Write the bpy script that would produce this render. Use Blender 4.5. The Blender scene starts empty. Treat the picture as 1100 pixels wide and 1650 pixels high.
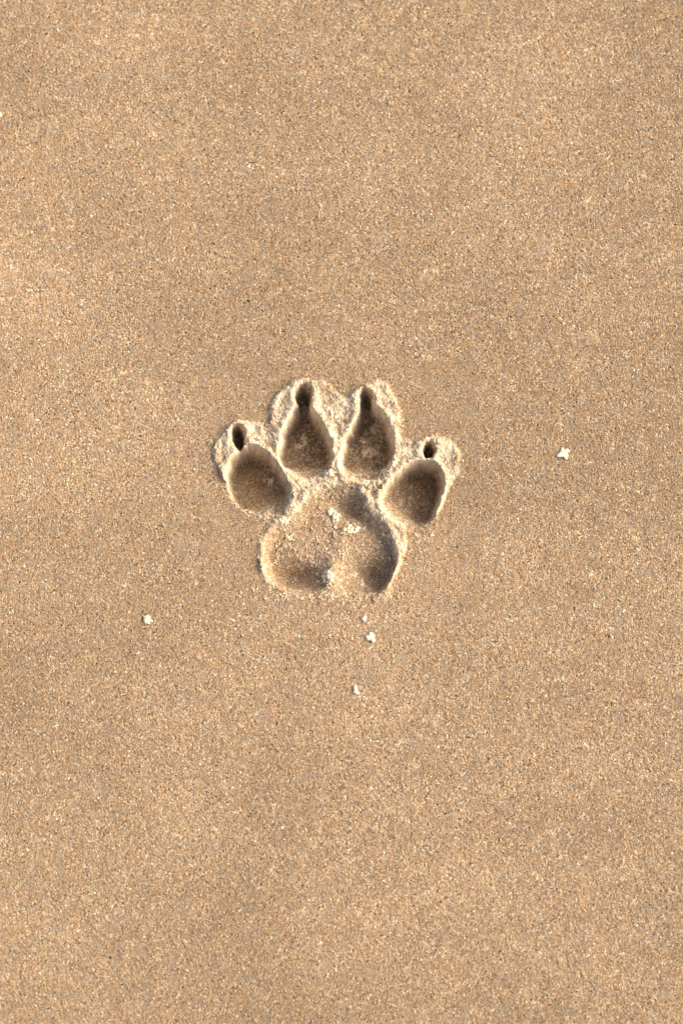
import bpy, math, random
import numpy as np
random.seed(7); rng = np.random.default_rng(11)
sc = bpy.context.scene

# ------------------------------------------------------------------ camera, world, sun, exposure
TILT = math.radians(11); DIST = 0.85; MM = 0.001
PXMM = 0.21                                   # one photo pixel on the sand, in mm
F = DIST*1000/PXMM                            # focal length in photo pixels
cam = bpy.data.objects.new('camera', bpy.data.cameras.new('camera'))
sc.collection.objects.link(cam); sc.camera = cam
cam.location = (0, -DIST*math.sin(TILT), DIST*math.cos(TILT))
cam.rotation_euler = (TILT, 0, 0)
cam.data.sensor_width = 36; cam.data.lens = F*36/1650
cam.data.clip_start = 0.02; cam.data.clip_end = 200
cam.data.dof.use_dof = True; cam.data.dof.focus_distance = DIST*1.002; cam.data.dof.aperture_fstop = 7.0

SUN_EL, SUN_AZ = math.radians(30), math.radians(8)      # azimuth counter-clockwise from +X (picture right)
w = bpy.data.worlds.new('World'); sc.world = w; w.use_nodes = True
nt = w.node_tree; nt.nodes.clear()
sky = nt.nodes.new('ShaderNodeTexSky'); sky.sky_type = 'NISHITA'; sky.sun_disc = False
sky.sun_elevation = SUN_EL; sky.sun_rotation = math.pi/2-SUN_AZ
sky.air_density = 0.7; sky.dust_density = 7.0; sky.ozone_density = 0.6
bg = nt.nodes.new('ShaderNodeBackground'); bg.inputs['Strength'].default_value = 0.15
wo = nt.nodes.new('ShaderNodeOutputWorld')
nt.links.new(sky.outputs[0], bg.inputs[0]); nt.links.new(bg.outputs[0], wo.inputs[0])
sl = bpy.data.lights.new('sun', 'SUN'); sl.energy = 1.8; sl.angle = math.radians(60); sl.color = (1, .91, .78)
sun = bpy.data.objects.new('sun', sl); sc.collection.objects.link(sun)
from mathutils import Vector
sd = Vector((math.cos(SUN_EL)*math.cos(SUN_AZ), math.cos(SUN_EL)*math.sin(SUN_AZ), math.sin(SUN_EL)))
sun.rotation_euler = sd.to_track_quat('Z', 'Y').to_euler(); sun.location = sd*2
sc.view_settings.view_transform = 'Standard'; sc.view_settings.look = 'None'
sc.view_settings.gamma = 1; sc.view_settings.use_curve_mapping = False
sc.view_settings.exposure = 0.64

# ------------------------------------------------------------------ picture <-> sand mapping (positions read off the photograph)
ct, st = math.cos(TILT), math.sin(TILT)
def ground(px, py):
    a = (np.asarray(px, float)-550)/F; b = (825-np.asarray(py, float))/F
    dx, dy, dz = a, st+b*ct, -ct+b*st
    t = DIST*ct/-dz
    return dx*t, -DIST*st+dy*t
def to_px(x, y):
    rx, ry, rz = x, y+DIST*st, -DIST*ct
    dep = ry*st-rz*ct
    return 550+rx/dep*F, 825-(ry*ct+rz*st)/dep*F

# ------------------------------------------------------------------ noise
def vnoise(x, y, seed):
    xi = np.floor(x).astype(np.int64); yi = np.floor(y).astype(np.int64)
    fx = x-xi; fy = y-yi; fx = fx*fx*(3-2*fx); fy = fy*fy*(3-2*fy)
    def h(a, b):
        n = (a*374761393+b*668265263+seed*1442695041) & 0xffffffff
        n = ((n ^ (n >> 13))*1274126177) & 0xffffffff
        n = ((n ^ (n >> 15))*2246822519) & 0xffffffff
        return ((n ^ (n >> 16)) & 0xffff)/65535.0
    return ((h(xi, yi)*(1-fx)+h(xi+1, yi)*fx)*(1-fy)+(h(xi, yi+1)*(1-fx)+h(xi+1, yi+1)*fx)*fy)*2-1
def fbm(x, y, scale, seed, octv=3):
    s = 0; a = 1; x = x/scale; y = y/scale
    for k in range(octv):
        s = s+a*vnoise(x+17.3*k, y-9.1*k, seed+k); a *= .5; x = x*2.03; y = y*2.03
    return s/1.6
def sst(e0, e1, x):
    t = np.clip((x-e0)/(e1-e0), 0, 1); return t*t*(3-2*t)
def gauss(px, py, cx, cy, sx, sy=None, rot=0):
    sy = sy or sx; dx, dy = px-cx, py-cy; c, s = math.cos(rot), math.sin(rot)
    return np.exp(-(((dx*c+dy*s)/sx)**2+((-dx*s+dy*c)/sy)**2))

# ------------------------------------------------------------------ outlines of the print
def zo(pts): return [(320+x/2.391, 580+y/2.391) for x, y in pts]
def spline(p, n=8):
    p = np.array(p, float); out = []
    for i in range(len(p)):
        a, b, c, d = p[i-1], p[i], p[(i+1) % len(p)], p[(i+2) % len(p)]
        for k in range(n):
            t = k/n
            out.append(.5*((2*b)+(-a+c)*t+(2*a-5*b+4*c-d)*t*t+(-a+3*b-3*c+d)*t**3))
    return np.array(out)
def sdf(px, py, poly):
    d = np.full(px.shape, 1e9); ins = np.zeros(px.shape, bool)
    for i in range(len(poly)):
        x0, y0 = poly[i-1]; x1, y1 = poly[i]; ex, ey = x1-x0, y1-y0
        t = np.clip(((px-x0)*ex+(py-y0)*ey)/(ex*ex+ey*ey+1e-9), 0, 1)
        d = np.minimum(d, (px-x0-t*ex)**2+(py-y0-t*ey)**2)
        if y0 != y1:
            ins ^= ((y0 > py) != (y1 > py)) & (px < x0+(py-y0)*ex/(y1-y0))
    d = np.sqrt(d); return np.where(ins, -d, d)
TOES = [zo([(205,338),(150,362),(116,430),(124,505),(165,562),(235,600),(318,588),(352,520),(318,440),(265,368)]),
        zo([(402,165),(362,215),(326,290),(318,380),(348,428),(400,452),(470,446),(503,405),(505,330),(482,268),(444,212)]),
        zo([(648,170),(606,240),(568,320),(548,402),(575,450),(640,470),(702,450),(738,385),(740,300),(722,240),(688,192)]),
        zo([(850,400),(790,426),(740,475),(704,540),(726,592),(790,636),(850,650),(893,604),(922,530),(936,460),(918,412),(884,396)])]
# claw marks: centre, half sizes, lean
CLAWS = [(384,704,11,19,-.12), (489,639,13.5,20,-.03), (590,647,12,20,-.13), (691,726,9.5,13,.15)]
PAD = zo([(545,478),(475,494),(410,545),(350,606),(280,650),(246,710),(242,775),(262,842),(315,888),(400,912),(500,905),(600,915),
          (690,905),(730,858),(756,790),(758,730),(738,670),(700,618),(656,572),(628,515),(590,478)])
PLATE = zo([(178,578),(128,525),(88,445),(58,372),(60,318),(92,272),(135,236),(185,232),(235,240),(266,236),(272,190),(298,138),(340,98),(390,76),(440,72),
            (500,92),(545,128),(572,126),(610,98),(650,86),(695,82),(745,128),(778,205),(786,288),(824,312),(872,296),(930,292),(988,326),(1010,382),(994,448),(970,486),
            (942,560),(906,618),(862,652),(806,640),(806,700),(788,775),(752,840),(728,925),(690,935),(500,925),(400,930),(300,905),(256,852),(228,780),(232,700),(268,640),(284,606),(240,612)])
def plate_sdf(x, y): return sdf(x, y, PLATEP)+fbm(x, y, 20, 21, 3)*4.5+fbm(x, y, 5, 25, 1)*1.0
TOESP = [spline(t) for t in TOES]; PADP = spline(PAD); PLATEP = spline(PLATE, 4)
AX = [(.45, .89), (.12, .99), (-.02, 1.0), (-.50, .87)]     # direction from claw to heel of every toe
TD = [16.0, 16.5, 16.5, 15.0]
def fields(px, py):
    wob = fbm(px, py, 11, 5, 2)*2.4+fbm(px, py, 4, 15, 2)*1.3
    D = [sdf(px, py, t)+wob for t in TOESP]
    P = sdf(px, py, PADP)+fbm(px, py, 14, 8, 3)*2.2
    C = []
    for cx, cy, rx, ry, r in CLAWS:
        dx, dy = px-cx, py-cy; c, s = math.cos(r), math.sin(r)
        u, v = (dx*c+dy*s)/rx, (-dx*s+dy*c)/ry; rho = np.sqrt(u*u+v*v)+1e-4
        C.append((rho-1)*rho/np.sqrt((u/rx)**2+(v/ry)**2+1e-9)+wob*.6+fbm(px, py, 5, 61, 2)*2.4+fbm(px, py, 13, 63, 1)*2.0)
    return D, P, C
def height(px, py):
    """height of the sand in mm"""
    h = fbm(px, py, 560, 4, 2)*1.0+fbm(px, py, 210, 1, 3)*.35+fbm(px, py, 38, 2, 2)*.10
    near = (px > 300) & (px < 800) & (py > 560) & (py < 1010)
    if not near.any(): return h
    x, y = px[near], py[near]
    D, P, C = fields(x, y)
    dt = np.minimum.reduce(D); dc = np.minimum.reduce(C); du = np.minimum(np.minimum(dt, P), dc)
    # pushed-up rim, with broken outer crust
    fade = 1-.95*sst(915, 948, y)*np.where(x > 600, .3, 1)
    for g in (gauss(x, y, 432, 838, 26, 17), gauss(x, y, 415, 862, 18, 16), .55*gauss(x, y, 408, 900, 22, 40), gauss(x, y, 662, 850, 20, 16), .6*gauss(x, y, 500, 772, 24, 10), .6*gauss(x, y, 585, 772, 24, 10)): fade = fade*(1-.9*g)
    wn = fbm(x, y, 26, 21, 3)
    dp = plate_sdf(x, y); plate = 1-sst(-6-5*fbm(x, y, 30, 55, 2), 1.5, dp)
    rough = fbm(x, y, 7, 31, 3)
    rim = plate*(.55+.35*wn)+plate*.8*np.exp(-((du-6)/6.5)**2)+.35*np.exp(-((dp+7)/5)**2)
    rim = rim+plate*rough*.42+plate*.25*np.abs(fbm(x, y, 4, 35, 2))-plate*.35*np.clip(fbm(x, y, 15, 57, 2), 0, 1)
    crumb = gauss(x, y, 470, 805, 26, 16, -.5)+gauss(x, y, 560, 782, 60, 12)+gauss(x, y, 620, 812, 32, 15, .8)+gauss(x, y, 540, 690, 12, 40)
    rim = rim+np.clip(crumb, 0, 1)*(.1+.8*np.maximum(rough, -.3))
    # extra sharp ridges along the right of the outer toe, right of the pad, left of the first toe
    z = rim*np.clip(fade, 0, 1)
    out = sst(-1, 5, du)
    zz = z*np.clip(sst(-9, 3, du), 0, 1)
    # depressions
    dep = np.zeros(x.shape)
    for i, d in enumerate(D):
        cx, cy = TOESP[i].mean(0); ax, ay = AX[i]; u = ((x-cx)*ax+(y-cy)*ay)/48
        dd = TD[i]*(.80-.22*np.clip(u, -1, 1)-.36*sst(.3, 1.05, u))
        wall = 10+26*sst(.35, 1.1, u)
        k = np.clip((-d+5.5)/wall, 0, 1); k = k*(2-k)*.6+sst(0, 1, k)*.4
        dep = np.maximum(dep, k*dd*(1+.05*rough))
    for i, d in enumerate(C):
        cx, cy, rx, ry, r = CLAWS[i]
        k = sst(0, 1, np.clip((-d+3.2)/(rx*.85), 0, 1))
        dep = np.maximum(dep, k*(13 if i in (1, 2) else 11))
    w = 17+10*gauss(x, y, 440, 840, 40, 40)+34*gauss(x, y, 640, 835, 45, 42)-5*gauss(x, y, 640, 930, 30, 40)+26*gauss(x, y, 530, 780, 70, 40)-12*gauss(x, y, 640, 900, 40, 80)+10*gauss(x, y, 540, 965, 120, 22)
    k = sst(0, 1, np.clip((-P+2)/w, 0, 1))
    pd = 3.4+7.4*gauss(x, y, 466, 924, 40, 19)+5.6*gauss(x, y, 597, 923, 34, 21, .15)+3.6*gauss(x, y, 558, 819, 24, 12, .45)-1.0*gauss(x, y, 545, 870, 60, 30)-3.4*gauss(x, y, 534, 930, 17, 30)+.6*fbm(x, y, 24, 101, 2)
    dep = np.maximum(dep, k*pd)
    zz = zz-dep+(fbm(x, y, 6, 41, 2)*.2+fbm(x, y, 3, 43, 1)*.09)*np.exp(-(np.maximum(dp, 0)/16)**2)
    # soft shoulder so that the print does not start with a knife edge
    h = h.copy(); h[near] += zz*sst(300, 325, x)*sst(800, 775, x)*sst(560, 585, y)*sst(1010, 985, y)
    return h

# ------------------------------------------------------------------ materials
PAL = [(0,(.46,.315,.17)),(.24,(.56,.405,.24)),(.44,(.41,.315,.21)),(.58,(.48,.27,.125)),(.66,(.27,.185,.11)),
       (.75,(.72,.56,.36)),(.86,(.33,.28,.215)),(.915,(.06,.045,.035)),(.955,(.48,.34,.20)),(.980,(.92,.83,.66))]
def ramp(nt, src, pal):
    r = nt.nodes.new('ShaderNodeValToRGB'); cr = r.color_ramp; cr.interpolation = 'CONSTANT'
    cr.elements[0].position = pal[0][0]; cr.elements[0].color = (*pal[0][1], 1)
    cr.elements[1].position = pal[1][0]; cr.elements[1].color = (*pal[1][1], 1)
    for p, c in pal[2:]:
        e = cr.elements.new(p); e.color = (*c, 1)
    nt.links.new(src, r.inputs[0]); return r.outputs[0]
def mixc(nt, a, b, fac, mode='MIX'):
    m = nt.nodes.new('ShaderNodeMix'); m.data_type = 'RGBA'; m.blend_type = mode
    for s, v in ((m.inputs[6], a), (m.inputs[7], b), (m.inputs[0], fac)):
        if isinstance(v, bpy.types.NodeSocket): nt.links.new(v, s)
        elif isinstance(v, tuple): s.default_value = (*v, 1)
        else: s.default_value = v
    return m.outputs[2]
def noise(nt, vec, scale, detail=3):
    n = nt.nodes.new('ShaderNodeTexNoise'); n.inputs['Scale'].default_value = scale; n.inputs['Detail'].default_value = detail
    nt.links.new(vec, n.inputs['Vector']); return n.outputs[0]
def maprange(nt, v, a, b, c, d):
    m = nt.nodes.new('ShaderNodeMapRange'); nt.links.new(v, m.inputs[0])
    for i, q in enumerate((a, b, c, d)): m.inputs[i+1].default_value = q
    return m.outputs[0]
def sand_material(name, grains, pale=0.0, tint=(.92, .76, .53)):
    m = bpy.data.materials.new(name); m.use_nodes = True; nt = m.node_tree
    bs = nt.nodes['Principled BSDF']; geo = nt.nodes.new('ShaderNodeNewGeometry'); pos = geo.outputs['Position']
    at = nt.nodes.new('ShaderNodeAttribute'); at.attribute_name = 'tone'
    if grains:
        col = ramp(nt, at.outputs['Fac'], PAL)
    else:
        vo = nt.nodes.new('ShaderNodeTexVoronoi'); vo.inputs['Scale'].default_value = 1900
        nt.links.new(pos, vo.inputs['Vector'])
        wn = nt.nodes.new('ShaderNodeTexWhiteNoise'); nt.links.new(vo.outputs['Color'], wn.inputs['Vector'])
        col = ramp(nt, wn.outputs[0], PAL)
    # patches of orange and of grey grains, and broad unevenness of the beach
    col = mixc(nt, col, (.47, .285, .145), maprange(nt, noise(nt, pos, 330, 3), .50, .74, 0, .55))
    col = mixc(nt, col, (.40, .325, .245), maprange(nt, noise(nt, pos, 210, 4), .52, .74, 0, .55))
    col = mixc(nt, col, mixc(nt, (.92, .915, .90), (1.06, 1.06, 1.06), maprange(nt, noise(nt, pos, 22, 4), .3, .7, 0, 1)), 1.0, 'MULTIPLY')
    st_ = nt.nodes.new('ShaderNodeMapping'); st_.inputs['Scale'].default_value = (.22, 1, 1); st_.inputs['Rotation'].default_value = (0, 0, .06)
    nt.links.new(pos, st_.inputs[0])
    col = mixc(nt, col, mixc(nt, (.94, .935, .925), (1.05, 1.05, 1.05), maprange(nt, noise(nt, st_.outputs[0], 30, 4), .32, .68, 0, 1)), 1.0, 'MULTIPLY')
    col = mixc(nt, col, mixc(nt, (.90, .895, .88), (1.05, 1.05, 1.05), maprange(nt, noise(nt, pos, 7, 3), .35, .65, 0, 1)), 1.0, 'MULTIPLY')
    dr = nt.nodes.new('ShaderNodeAttribute'); dr.attribute_name = 'dry'
    if not pale: col = mixc(nt, col, (.97, .83, .60), dr.outputs['Fac'])
    if pale: col = mixc(nt, col, tint, pale)
    nt.links.new(col, bs.inputs['Base Color'])
    bs.inputs['Roughness'].default_value = .62 if grains else .85
    bs.inputs['Specular IOR Level'].default_value = .35 if grains else .15
    if not grains:
        bp = nt.nodes.new('ShaderNodeBump'); bp.inputs['Strength'].default_value = .8; bp.inputs['Distance'].default_value = .0003
        nt.links.new(vo.outputs['Distance'], bp.inputs['Height']); bp.invert = True
        nt.links.new(bp.outputs[0], bs.inputs['Normal'])
    return m
M_SAND = sand_material('sand', False); M_GRAIN = sand_material('sand_grain', True)
M_DRY = sand_material('dry_sand_crumb', True, .80); M_WHITE = sand_material('bleached_crumb', True, .97)
M_CLUMP = sand_material('dry_sand_clump', True, .90, (.96, .81, .57))
def plain(name, c, r):
    m = bpy.data.materials.new(name); m.use_nodes = True; nt = m.node_tree; b = nt.nodes['Principled BSDF']
    tc = nt.nodes.new('ShaderNodeTexCoord')
    col = mixc(nt, c, tuple(v*.86 for v in c), maprange(nt, noise(nt, tc.outputs['Object'], 1500, 3), .35, .65, 0, 1))
    nt.links.new(col, b.inputs['Base Color']); b.inputs['Roughness'].default_value = r
    bp = nt.nodes.new('ShaderNodeBump'); bp.inputs['Distance'].default_value = .0002; bp.inputs['Strength'].default_value = .6
    nt.links.new(noise(nt, tc.outputs['Object'], 2500, 2), bp.inputs['Height']); nt.links.new(bp.outputs[0], b.inputs['Normal'])
    return m
M_SHELL = plain('white_fleck', (.95, .81, .57), .8)

# ------------------------------------------------------------------ mesh helpers
def make_mesh(name, v, f, mats, mi=None, tone=None, smooth=True, dry=None):
    """f: list of (n,k) index arrays"""
    me = bpy.data.meshes.new(name); v = np.ascontiguousarray(v, np.float32)
    me.vertices.add(len(v)); me.vertices.foreach_set('co', v.ravel())
    loops = np.concatenate([a.ravel() for a in f]).astype(np.int32)
    tot = np.concatenate([np.full(len(a), a.shape[1]) for a in f]).astype(np.int32)
    start = np.concatenate([[0], np.cumsum(tot)[:-1]]).astype(np.int32)
    me.loops.add(len(loops)); me.loops.foreach_set('vertex_index', loops)
    me.polygons.add(len(tot)); me.polygons.foreach_set('loop_start', start); me.polygons.foreach_set('loop_total', tot)
    for m in mats: me.materials.append(m)
    if mi is not None: me.polygons.foreach_set('material_index', np.asarray(mi, np.int32))
    me.polygons.foreach_set('use_smooth', np.full(len(tot), smooth))
    if tone is not None:
        a = me.attributes.new('tone', 'FLOAT', 'POINT'); a.data.foreach_set('value', np.asarray(tone, np.float32))
    if dry is not None:
        a = me.attributes.new('dry', 'FLOAT', 'POINT'); a.data.foreach_set('value', np.asarray(dry, np.float32))
    me.update(calc_edges=True); return me
def link(name, me, parent=None):
    o = bpy.data.objects.new(name, me); sc.collection.objects.link(o); o.parent = parent; return o
OCT_V = np.array([(1,0,0),(-1,0,0),(0,1,0),(0,-1,0),(0,0,1),(0,0,-1)], float)
OCT_F = np.array([(0,2,4),(2,1,4),(1,3,4),(3,0,4),(2,0,5),(1,2,5),(3,1,5),(0,3,5)])
def rand_rot(n):
    q = rng.normal(size=(n, 4)); q /= np.linalg.norm(q, axis=1)[:, None]; w_, x, y, z = q.T
    return np.stack([np.stack([1-2*(y*y+z*z), 2*(x*y-z*w_), 2*(x*z+y*w_)], 1), np.stack([2*(x*y+z*w_), 1-2*(x*x+z*z), 2*(y*z-x*w_)], 1),
                     np.stack([2*(x*z-y*w_), 2*(y*z+x*w_), 1-2*(x*x+y*y)], 1)], 1)
def grain_verts(P, R):
    """angular grains (jittered octahedra) at points P with radii R (metres)"""
    n = len(P)
    s = rng.uniform(.7, 1.3, (n, 1, 3)); j = 1+rng.uniform(-.22, .22, (n, 6, 1))
    v = OCT_V[None]*s*j*R[:, None, None]
    v = np.einsum('nij,nkj->nki', rand_rot(n), v)+P[:, None]
    f = OCT_F[None]+(np.arange(n)*6)[:, None, None]
    return v.reshape(-1, 3), f.reshape(-1, 3)

# ------------------------------------------------------------------ the sand sheet as one grid, cut into ground and print
def axis(a, f0, f1, b, lo, hi, step):
    return np.concatenate([np.linspace(lo, a, 34)[:-1], np.arange(a, f0, step), np.arange(f0, f1, 1.0), np.arange(f1, b, step), np.linspace(b, hi, 34)])
gx = axis(-184, 320, 776, 1280, -2400, 3500, 8); gy = axis(-220, 580, 988, 1868, -2000, 3800, 8)
GX, GY = np.meshgrid(gx, gy); nx, ny = len(gx), len(gy)
WX, WY = ground(GX, GY); H = height(GX, GY)
V = np.stack([WX, WY, H*MM], -1).reshape(-1, 3)
ii = np.arange((ny-1)*nx).reshape(ny-1, nx)[:, :-1]
Q = np.stack([ii+nx, ii+nx+1, ii+1, ii], -1).reshape(-1, 4)
fx = (GX[:-1, :-1]+.5*np.diff(GX, axis=1)[:-1]).ravel(); fy = (GY[:-1, :-1]+.5*np.diff(GY, axis=0)[:, :-1]).ravel()
def dryness(px, py, k):
    D, P, C = fields(px, py); du = np.minimum.reduce(D+[P]+C); dp = plate_sdf(px, py)
    p = np.clip(1-(dp+9)/14, 0, 1)*np.clip((du+6)/8, 0, 1)*(1-sst(925, 950, py))
    for g in (gauss(px, py, 432, 838, 26, 17), gauss(px, py, 415, 862, 16, 14), gauss(px, py, 662, 850, 18, 14)): p = p*(1-.85*g)
    return p*np.clip(.50+.8*fbm(px, py, 13, 91, 3)+.3*np.exp(-((du-5)/6)**2), .05, .95)*k
def classify(px, py):
    lab = np.zeros(px.shape, int); near = (px > 320) & (px < 776) & (py > 580) & (py < 988)
    x, y = px[near], py[near]; D, P, C = fields(x, y)
    l = np.zeros(x.shape, int); du = np.minimum.reduce(D+[P]+C)
    l[(plate_sdf(x, y) < .5) & (y < 968)] = 1
    l[P < 1.5] = 2
    for i in range(4): l[D[i] < 1.5] = 3+i
    for i in range(4): l[(C[i] < 1.5) & ((D[i] > 0) | (C[i] < -2))] = 7+i
    lab[near] = l; return lab
lab = classify(fx, fy)

# individual grains lying on and around the print
def seed_points(x0, x1, y0, y1, sp):
    a, b = np.meshgrid(np.arange(x0, x1, sp), np.arange(y0, y1, sp)); a = a.ravel(); b = b.ravel()
    return a+rng.uniform(-.5, .5, a.shape)*sp, b+rng.uniform(-.5, .5, a.shape)*sp
def surface(px, py, lift=0):
    x, y = ground(px, py); return np.stack([x, y, height(px, py)*MM+lift], -1)
PX = PXMM*MM
sx_, sy_ = seed_points(322, 774, 582, 986, 1.55)
sr = rng.uniform(.72, 1.35, len(sx_))*PX
ex_, ey_ = seed_points(350, 740, 605, 970, 1.8); el_ = classify(ex_, ey_) >= 2      # slumped grains covering the steep walls and floors
sx_ = np.concatenate([sx_, ex_[el_]]); sy_ = np.concatenate([sy_, ey_[el_]]); sr = np.concatenate([sr, rng.uniform(.9, 1.7, el_.sum())*PX])
sp_ = surface(sx_, sy_); sp_[:, 2] += sr*rng.uniform(-.45, .2, len(sr)); slab = classify(sx_, sy_); stone = rng.random(len(sx_))

def piece(name, k, parent, mats=None):
    f = Q[lab == k]; u, inv = np.unique(f, return_inverse=True); v = V[u]; f = inv.reshape(-1, 4)
    m = slab == k; gv, gf = grain_verts(sp_[m], sr[m]); gt = np.repeat(stone[m], 6)
    vv = np.concatenate([v, gv]); tone = np.concatenate([np.zeros(len(v)), gt])
    dry = np.concatenate([dryness(GX.ravel()[u], GY.ravel()[u], .8), np.repeat(dryness(sx_[m], sy_[m], 1)*rng.uniform(.4, 1.3, m.sum()), 6)])
    me = make_mesh(name, vv, [f, gf+len(v)], mats or [M_SAND, M_GRAIN], np.concatenate([np.zeros(len(f)), np.ones(len(gf))]), tone, dry=dry)
    return link(name, me, parent)

# ground: grid + far skirt + loose grains near the print + seeds for the grain patches
f = Q[lab == 0]; u, inv = np.unique(np.concatenate([f.ravel(), [0, nx-1, nx*(ny-1), nx*ny-1]]), return_inverse=True)
gv0 = V[u]; gf0 = inv[:f.size].reshape(-1, 4)
back = -np.ones(nx*ny, int); back[u] = np.arange(len(u))
ring = np.concatenate([np.arange(nx), nx*np.arange(1, ny)+nx-1, (nx*(ny-1)+np.arange(nx-1))[::-1], (nx*np.arange(1, ny-1))[::-1]])
rv = V[ring].copy(); far = rv.copy(); far[:, :2] *= 60; far[:, 2] = 0
rb = back[ring]; fb = len(gv0)+np.arange(len(ring)); sk = np.stack([rb, np.roll(rb, -1), np.roll(fb, -1), fb], -1)
vv = np.concatenate([gv0, far])
m = slab == 0; gv, gf = grain_verts(sp_[m], sr[m]); gf = gf+len(vv); nb = len(vv); vv = np.concatenate([vv, gv])
tone = np.concatenate([np.zeros(nb), np.repeat(stone[m], 6)])
qx, qy = seed_points(-190, 1290, -225, 1875, 13.5)
wq = rng.uniform(-7, 7, qx.shape); keep = ~((qx > 327+wq) & (qx < 769+wq) & (qy > 587+wq) & (qy < 981+wq)); qx, qy = qx[keep], qy[keep]
seeds = surface(qx, qy); ns = len(seeds)
vv = np.concatenate([vv, seeds]); tone = np.concatenate([tone, np.zeros(ns)])
me = make_mesh('sand', vv, [gf0, sk, gf], [M_SAND, M_GRAIN], np.concatenate([np.zeros(len(gf0)+len(sk)), np.ones(len(gf))]), tone)
a = me.attributes.new('patch', 'BOOLEAN', 'POINT'); b = np.zeros(len(vv), bool); b[-ns:] = True; a.data.foreach_set('value', b)
sand = link('sand', me); sand['kind'] = 'structure'
sand['label'] = 'smooth damp tan beach sand made of fine mixed grains'
# patches of loose grains (real small meshes) laid over the flat sand
pc = bpy.data.collections.new('grain_patches')
for k in range(28):
    n = 76; r = 13*np.sqrt(rng.random(n))*PX; t = rng.uniform(0, 2*math.pi, n)
    R = rng.uniform(.72, 1.35, n)*PX; R[rng.random(n) > .985] *= 1.6
    P = np.stack([r*np.cos(t), r*np.sin(t), R*rng.uniform(-.45, .2, n)], -1)
    v, f = grain_verts(P, R)
    o = bpy.data.objects.new('grain_patch', make_mesh('grain_patch', v, [f], [M_GRAIN], None, np.repeat(rng.random(n), 6)))
    pc.objects.link(o)
ng = bpy.data.node_groups.new('sand_grains', 'GeometryNodeTree')
ng.interface.new_socket('Geometry', in_out='INPUT', socket_type='NodeSocketGeometry')
ng.interface.new_socket('Geometry', in_out='OUTPUT', socket_type='NodeSocketGeometry')
N = ng.nodes.new; L = ng.links.new
gi, go = N('NodeGroupInput'), N('NodeGroupOutput'); ci = N('GeometryNodeCollectionInfo'); ci.inputs[0].default_value = pc
ci.inputs['Separate Children'].default_value = True; ci.inputs['Reset Children'].default_value = True
ip = N('GeometryNodeInstanceOnPoints'); ip.inputs['Pick Instance'].default_value = True
na = N('GeometryNodeInputNamedAttribute'); na.data_type = 'BOOLEAN'; na.inputs['Name'].default_value = 'patch'
rr = N('FunctionNodeRandomValue'); rr.data_type = 'FLOAT_VECTOR'; rr.inputs[0].default_value = (0, 0, 0); rr.inputs[1].default_value = (0, 0, 6.2832)
ri = N('FunctionNodeRandomValue'); ri.data_type = 'INT'; ri.inputs[4].default_value = 0; ri.inputs[5].default_value = 27; ri.inputs['Seed'].default_value = 4
jn = N('GeometryNodeJoinGeometry')
L(gi.outputs[0], ip.inputs['Points']); L(na.outputs[0], ip.inputs['Selection']); L(ci.outputs[0], ip.inputs['Instance'])
L(rr.outputs[0], ip.inputs['Rotation']); L(ri.outputs[2], ip.inputs['Instance Index'])
L(gi.outputs[0], jn.inputs[0]); L(ip.outputs[0], jn.inputs[0]); L(jn.outputs[0], go.inputs[0])
sand.modifiers.new('grains', 'NODES').node_group = ng

# ------------------------------------------------------------------ the paw print
paw = bpy.data.objects.new('paw_print', None); sc.collection.objects.link(paw); paw.empty_display_size = .01
paw['label'] = 'single dog paw print pressed into the sand, four toes with claw marks'; paw['category'] = 'paw print'
piece('rim', 1, paw); piece('pad_mark', 2, paw)
TL = ['leftmost toe mark, nearly bare floor', 'tall inner left toe mark strewn with grains', 'inner right toe mark filled with crumbs', 'rightmost toe mark, smooth floor and bright outer edge']
for i in range(4):
    t = piece('toe_mark', 3+i, paw); t['label'] = TL[i]
    piece('claw_mark', 7+i, t)

# ------------------------------------------------------------------ loose crumbs round the print
def crumbs(n, mat, name, label, pick, r0, r1, cat=None):
    X, Y = pick(n); n = len(X); m = rng.integers(1, 7, n)
    idx = np.repeat(np.arange(n), m); big = rng.uniform(r0, r1, n)
    off = rng.normal(size=(len(idx), 2))*big[idx][:, None]*.8
    P = surface(X[idx]+off[:, 0], Y[idx]+off[:, 1]); R = big[idx]*rng.uniform(.55, 1.0, len(idx))*PX
    P[:, 2] += R*rng.uniform(.2, 1.1, len(idx))
    v, f = grain_verts(P, R); o = link(name, make_mesh(name, v, [f], [mat], None, np.repeat(rng.random(len(idx)), 6)))
    o['label'] = label; o['kind'] = 'stuff'; return o
def pick_rim(n):
    x = rng.uniform(335, 765, n*10); y = rng.uniform(595, 980, n*10); D, P, C = fields(x, y); du = np.minimum.reduce(D+[P]+C)
    p = (np.exp(-((du-6)/7)**2)*.6+.22)*(plate_sdf(x, y) < 1)*(1-.8*sst(930, 950, y))*(1-.85*gauss(x, y, 425, 858, 20))*(1-.85*gauss(x, y, 676, 850, 12))
    p = p+(du > -4)*(gauss(x, y, 470, 805, 30, 15, -.5)+gauss(x, y, 570, 780, 60, 10)+gauss(x, y, 625, 815, 34, 14, .8))*.9
    p = p*(.35+.65*(fbm(x, y, 12, 77, 2) > 0))
    k = np.flatnonzero(rng.random(len(x)) < p)[:n]; return x[k], y[k]
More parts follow.
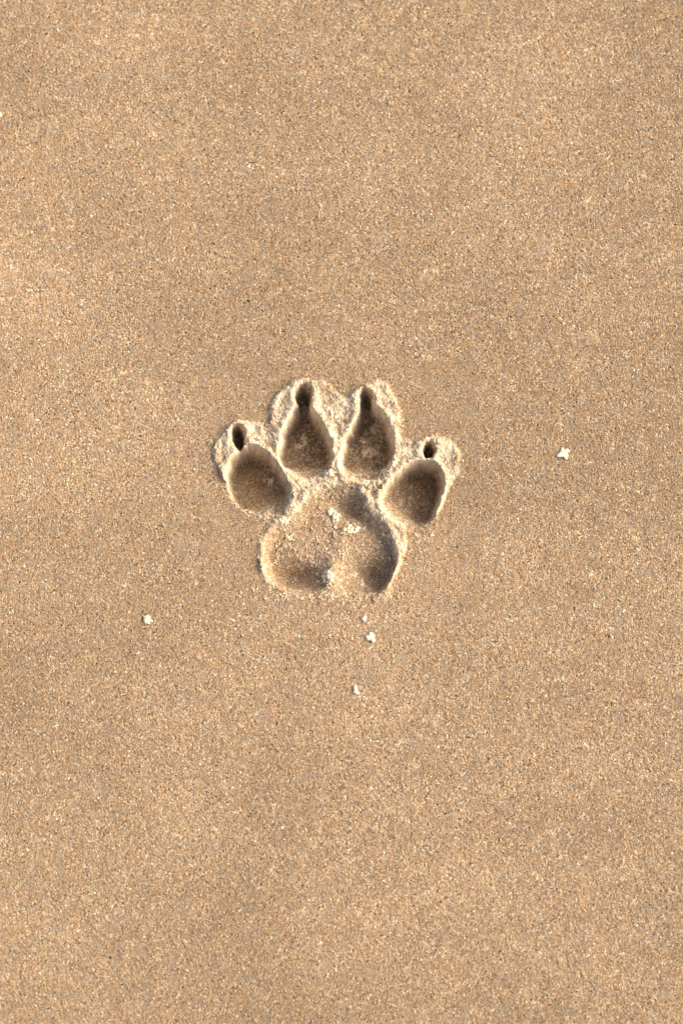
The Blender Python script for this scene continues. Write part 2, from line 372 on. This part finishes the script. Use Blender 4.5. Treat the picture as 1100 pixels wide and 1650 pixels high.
def pick_in(n):
    spots = [(488,700,22,36,3),(596,712,24,34,4),(420,810,26,14,2.5),(540,955,75,10,3),(560,890,60,40,1.3),(655,800,20,15,1),(500,752,22,9,1.5),(590,757,26,9,2),(350,725,8,16,.5),
             (520,800,60,14,1),(680,870,22,14,.6),(560,968,60,8,.8),(384,712,7,9,.5),(489,650,8,8,.6),(590,655,7,8,.6),(691,730,6,6,.6),(500,960,90,9,2)]
    wts = np.array([s[4] for s in spots]); c = rng.choice(len(spots), n, p=wts/wts.sum()); s = np.array(spots)[c]
    return s[:, 0]+rng.normal(size=n)*s[:, 2]*.6, s[:, 1]+rng.normal(size=n)*s[:, 3]*.6
crumbs(5200, M_DRY, 'dry_crumbs', 'pale dry grains crumbled along the raised rim of the paw print', pick_rim, .7, 1.35)
crumbs(420, M_DRY, 'crust_crumbs', 'coarser pale crumbs broken from the crust between the toes and the pad', pick_rim, 1.5, 2.4)
crumbs(980, M_DRY, 'fallen_crumbs', 'small pale grains fallen into the toe and pad hollows', pick_in, .9, 1.7)

# ------------------------------------------------------------------ clumps one can tell apart
GRP = 'sand clumps lying in and on the paw print'
def lobe_mesh():
    v = [tuple(a) for a in OCT_V]; f = [tuple(a) for a in OCT_F]
    for _ in range(3):
        mid = {}; nf = []
        def m_(a, b):
            k = (min(a, b), max(a, b))
            if k not in mid:
                q = (np.array(v[a])+np.array(v[b])); v.append(tuple(q/np.linalg.norm(q))); mid[k] = len(v)-1
            return mid[k]
        for a, b, c in f:
            x, y, z = m_(a, b), m_(b, c), m_(c, a); nf += [(a, x, z), (x, b, y), (z, y, c), (x, y, z)]
        f = nf
    return np.array(v), np.array(f)
LV, LF = lobe_mesh()
def lobes(P, R):
    V_, F_ = [], []
    for p, q in zip(P, R):
        d = 1+.30*fbm(LV[:, 0]*2+p[0]*3e4, LV[:, 1]*2+LV[:, 2]*3+p[1]*3e4, 1, 5, 3)+rng.normal(size=len(LV))*.05
        V_.append(LV*d[:, None]*q*rng.uniform(.8, 1.2, 3)+p); F_.append(LF+len(LV)*len(F_))
    return np.concatenate(V_), np.concatenate(F_)
def clump(px, py, a, b, rot, label, mat=M_CLUMP, dense=1.0):
    a *= 1.05; b *= 1.05
    n = int(a*b*.36*dense)+5; q = np.sqrt(rng.random(n)); t = rng.uniform(0, 2*math.pi, n)
    q = q*(1+.35*np.sin(3*t+px)+.2*np.sin(5*t+py))
    u, v = q*np.cos(t)*a, q*np.sin(t)*b; c, s = math.cos(rot), math.sin(rot)
    X, Y = px+u*c-v*s, py+u*s+v*c
    x0, y0 = ground(px, py); z0 = float(height(np.array([px*1.0]), np.array([py*1.0]))[0])*MM
    P = surface(X, Y); R = rng.uniform(1.4, 2.7, n)*PX
    top = np.clip(1-q*q, 0, 1)*min(a, b)*.35*PX
    P[:, 2] += top*rng.uniform(.2, 1, n)+R*.5; P -= np.array([x0, y0, z0])
    v_, f_ = grain_verts(P, R*.8)
    k = max(4, int(a*b/8)); mn = min(a, b); q = np.sqrt(rng.random(k))*.75; t = rng.uniform(0, 2*math.pi, k)
    u, w2 = q*np.cos(t)*a, q*np.sin(t)*b; LR = np.clip(rng.uniform(.24, .40, k)*mn, 1.9, 3.1)*rng.uniform(.85, 1.15, k)*PX
    Pl = surface(px+u*c-w2*s, py+u*s+w2*c)-np.array([x0, y0, z0]); Pl[:, 2] += LR*.55
    lv, lf = lobes(Pl, LR); nt_ = len(lv)
    o = link('sand_clump', make_mesh('sand_clump', np.concatenate([lv, v_]), [np.concatenate([lf, f_+nt_])], [mat], None,
                                     np.concatenate([np.full(nt_, .8), np.repeat(rng.random(n), 6)])))
    o.location = (x0, y0, z0); o['label'] = label; o['category'] = 'sand clump'; o['group'] = GRP
for c in [(539,826,13,8,.75,'ragged pale clump in the shaded upper hollow of the pad mark'),
          (566,850,16,8,-.1,'broad pale clump near the middle of the pad mark, below the ragged one'),
          (527,930,11,12,.1,'round three-lobed pale clump at the bottom middle of the pad mark'),
          (571,922,6,5,0,'small pale clump in the lower right of the pad mark, left of its longer neighbour'),
          (582,933,4.5,8,-.2,'narrow upright clump in the lower right hollow of the pad mark'),
          (489,692,6,13,-.2,'upright tan clump in the upper part of the inner left toe mark'),
          (480,706,6,6,0,'small tan clump at the left side of the inner left toe mark'),
          (598,716,18,8,.1,'widest clump, lying across the inner right toe mark'),
          (607,675,8,13,-.35,'upright clump just below the claw mark of the inner right toe'),
          (585,694,6,6,0,'small clump left of centre in the inner right toe mark'),
          (617,757,5,9,-.2,'upright clump at the lower right edge of the inner right toe mark'),
          (432,762,8,6,.3,'lone tan clump near the right edge of the leftmost toe mark'),
          (529,764,9,7,0,'pale clump on the sand between the two inner toes and the pad'),
          (536,668,5,9,.2,'bright upright clump on the ridge between the two inner toes'),
          (697,719,8,4.5,.1,'pale clump hanging over the claw mark of the rightmost toe'),
          (457,839,12,6,-.1,'bright flat clump on the rim at the upper left of the pad mark'),
          (465,864,7,5,-.3,'small pale clump inside the upper left of the pad mark'),
          (609,653,6,7,.7,'bright clump on the right edge of the inner right claw mark'),
          (588,780,7,9,.4,'bright clump on the ridge between the inner right toe and the pad'),
          (648,668+60,6,5,0,'pale clump on the rim between the inner right and rightmost toes'),
          (632,745,7,9,.5,'pale clump on the rim at the upper left of the rightmost toe mark')]:
    clump(*c)

# flat white flecks on the open sand: outlines in photo pixels
def fleck(pts, thick, label, s=11.0, o=(0, 0)):
    p = np.array([(o[0]+x/s, o[1]+y/s) for x, y in pts]); c = p.mean(0); n = len(p)
    fine = np.concatenate([np.stack([p[i]+(p[(i+1) % n]-p[i])*t for t in (0, .5)]) for i in range(n)])
    fine = fine+rng.normal(size=fine.shape)*.12; m = len(fine)
    cx, cy = ground(*c); z0 = float(height(c[:1], c[1:])[0])*MM
    rows = []
    for sc_, z in ((.96, .1), (1.0, .45), (.86, .85), (.5, 1.1)):
        q = c+(fine-c)*sc_; x, y = ground(q[:, 0], q[:, 1])
        zz = z*thick*(1+.18*rng.normal(size=m)*(z > .5)); rows.append(np.stack([x-cx, y-cy, zz*MM], -1))
    v = np.concatenate(rows+[np.array([[0, 0, thick*1.15*MM]])]); v[:, 2] += .00018
    f = []; i = np.arange(m); j = np.roll(i, -1)
    for k in range(3): f.append(np.stack([k*m+i, k*m+j, (k+1)*m+j, (k+1)*m+i], -1)[:, ::-1])
    tri = np.stack([3*m+i, np.full(m, 4*m), 3*m+j], -1)
    ob = link('white_fleck', make_mesh('white_fleck', v, [np.concatenate(f), tri], [M_SHELL], smooth=True))
    ob.location = (cx, cy, z0); ob['label'] = label; ob['category'] = 'white fleck'; ob['group'] = 'white flecks scattered on the flat sand'
fleck([(520,500),(590,460),(610,420),(660,430),(700,490),(685,540),(710,585),(660,625),(640,580),(545,570),(545,530)], .42,
      'bright white angular fleck directly below the paw print, larger of the upper two', 11, (540, 980))
fleck([(450,200),(490,150),(520,120),(560,150),(550,210),(510,260),(485,215)], .45, 'tiny white fleck just under the bottom edge of the pad mark', 11, (540, 980))
fleck([(310,1400),(355,1350),(395,1410),(400,1480),(430,1495),(400,1530),(300,1500),(330,1460)], .45, 'pale upright fleck lowest of all, alone on the sand below the print', 11, (540, 980))
fleck([(325,350),(370,365),(400,340),(440,345),(475,380),(460,410),(510,440),(500,475),(465,455),(450,505),(390,500),(350,480),(340,430),(350,390)], .42,
      'cream fleck alone on the sand to the lower left of the print', 11, (200, 960))
fleck([(385,490),(410,450),(450,430),(470,360),(510,335),(545,380),(580,355),(640,395),(620,425),(585,430),(605,480),(595,530),(560,560),(520,510),(450,510),(410,515)], .42,
      'largest cream fleck, three-armed, on the sand to the right of the print', 11, (860, 690))
fleck([(-50,640),(-10,640),(2,665),(16,680),(12,695),(-30,700)], 1.0, 'white fleck cut by the left edge of the picture, high up', 3.667)
# a few single coarse pale grains on the open sand
def pick_all(n): return rng.uniform(-150, 1250, n), rng.uniform(-150, 1800, n)
crumbs(170, M_WHITE, 'coarse_grains', 'single coarse pale grains sprinkled over the flat sand', pick_all, .7, 1.15)
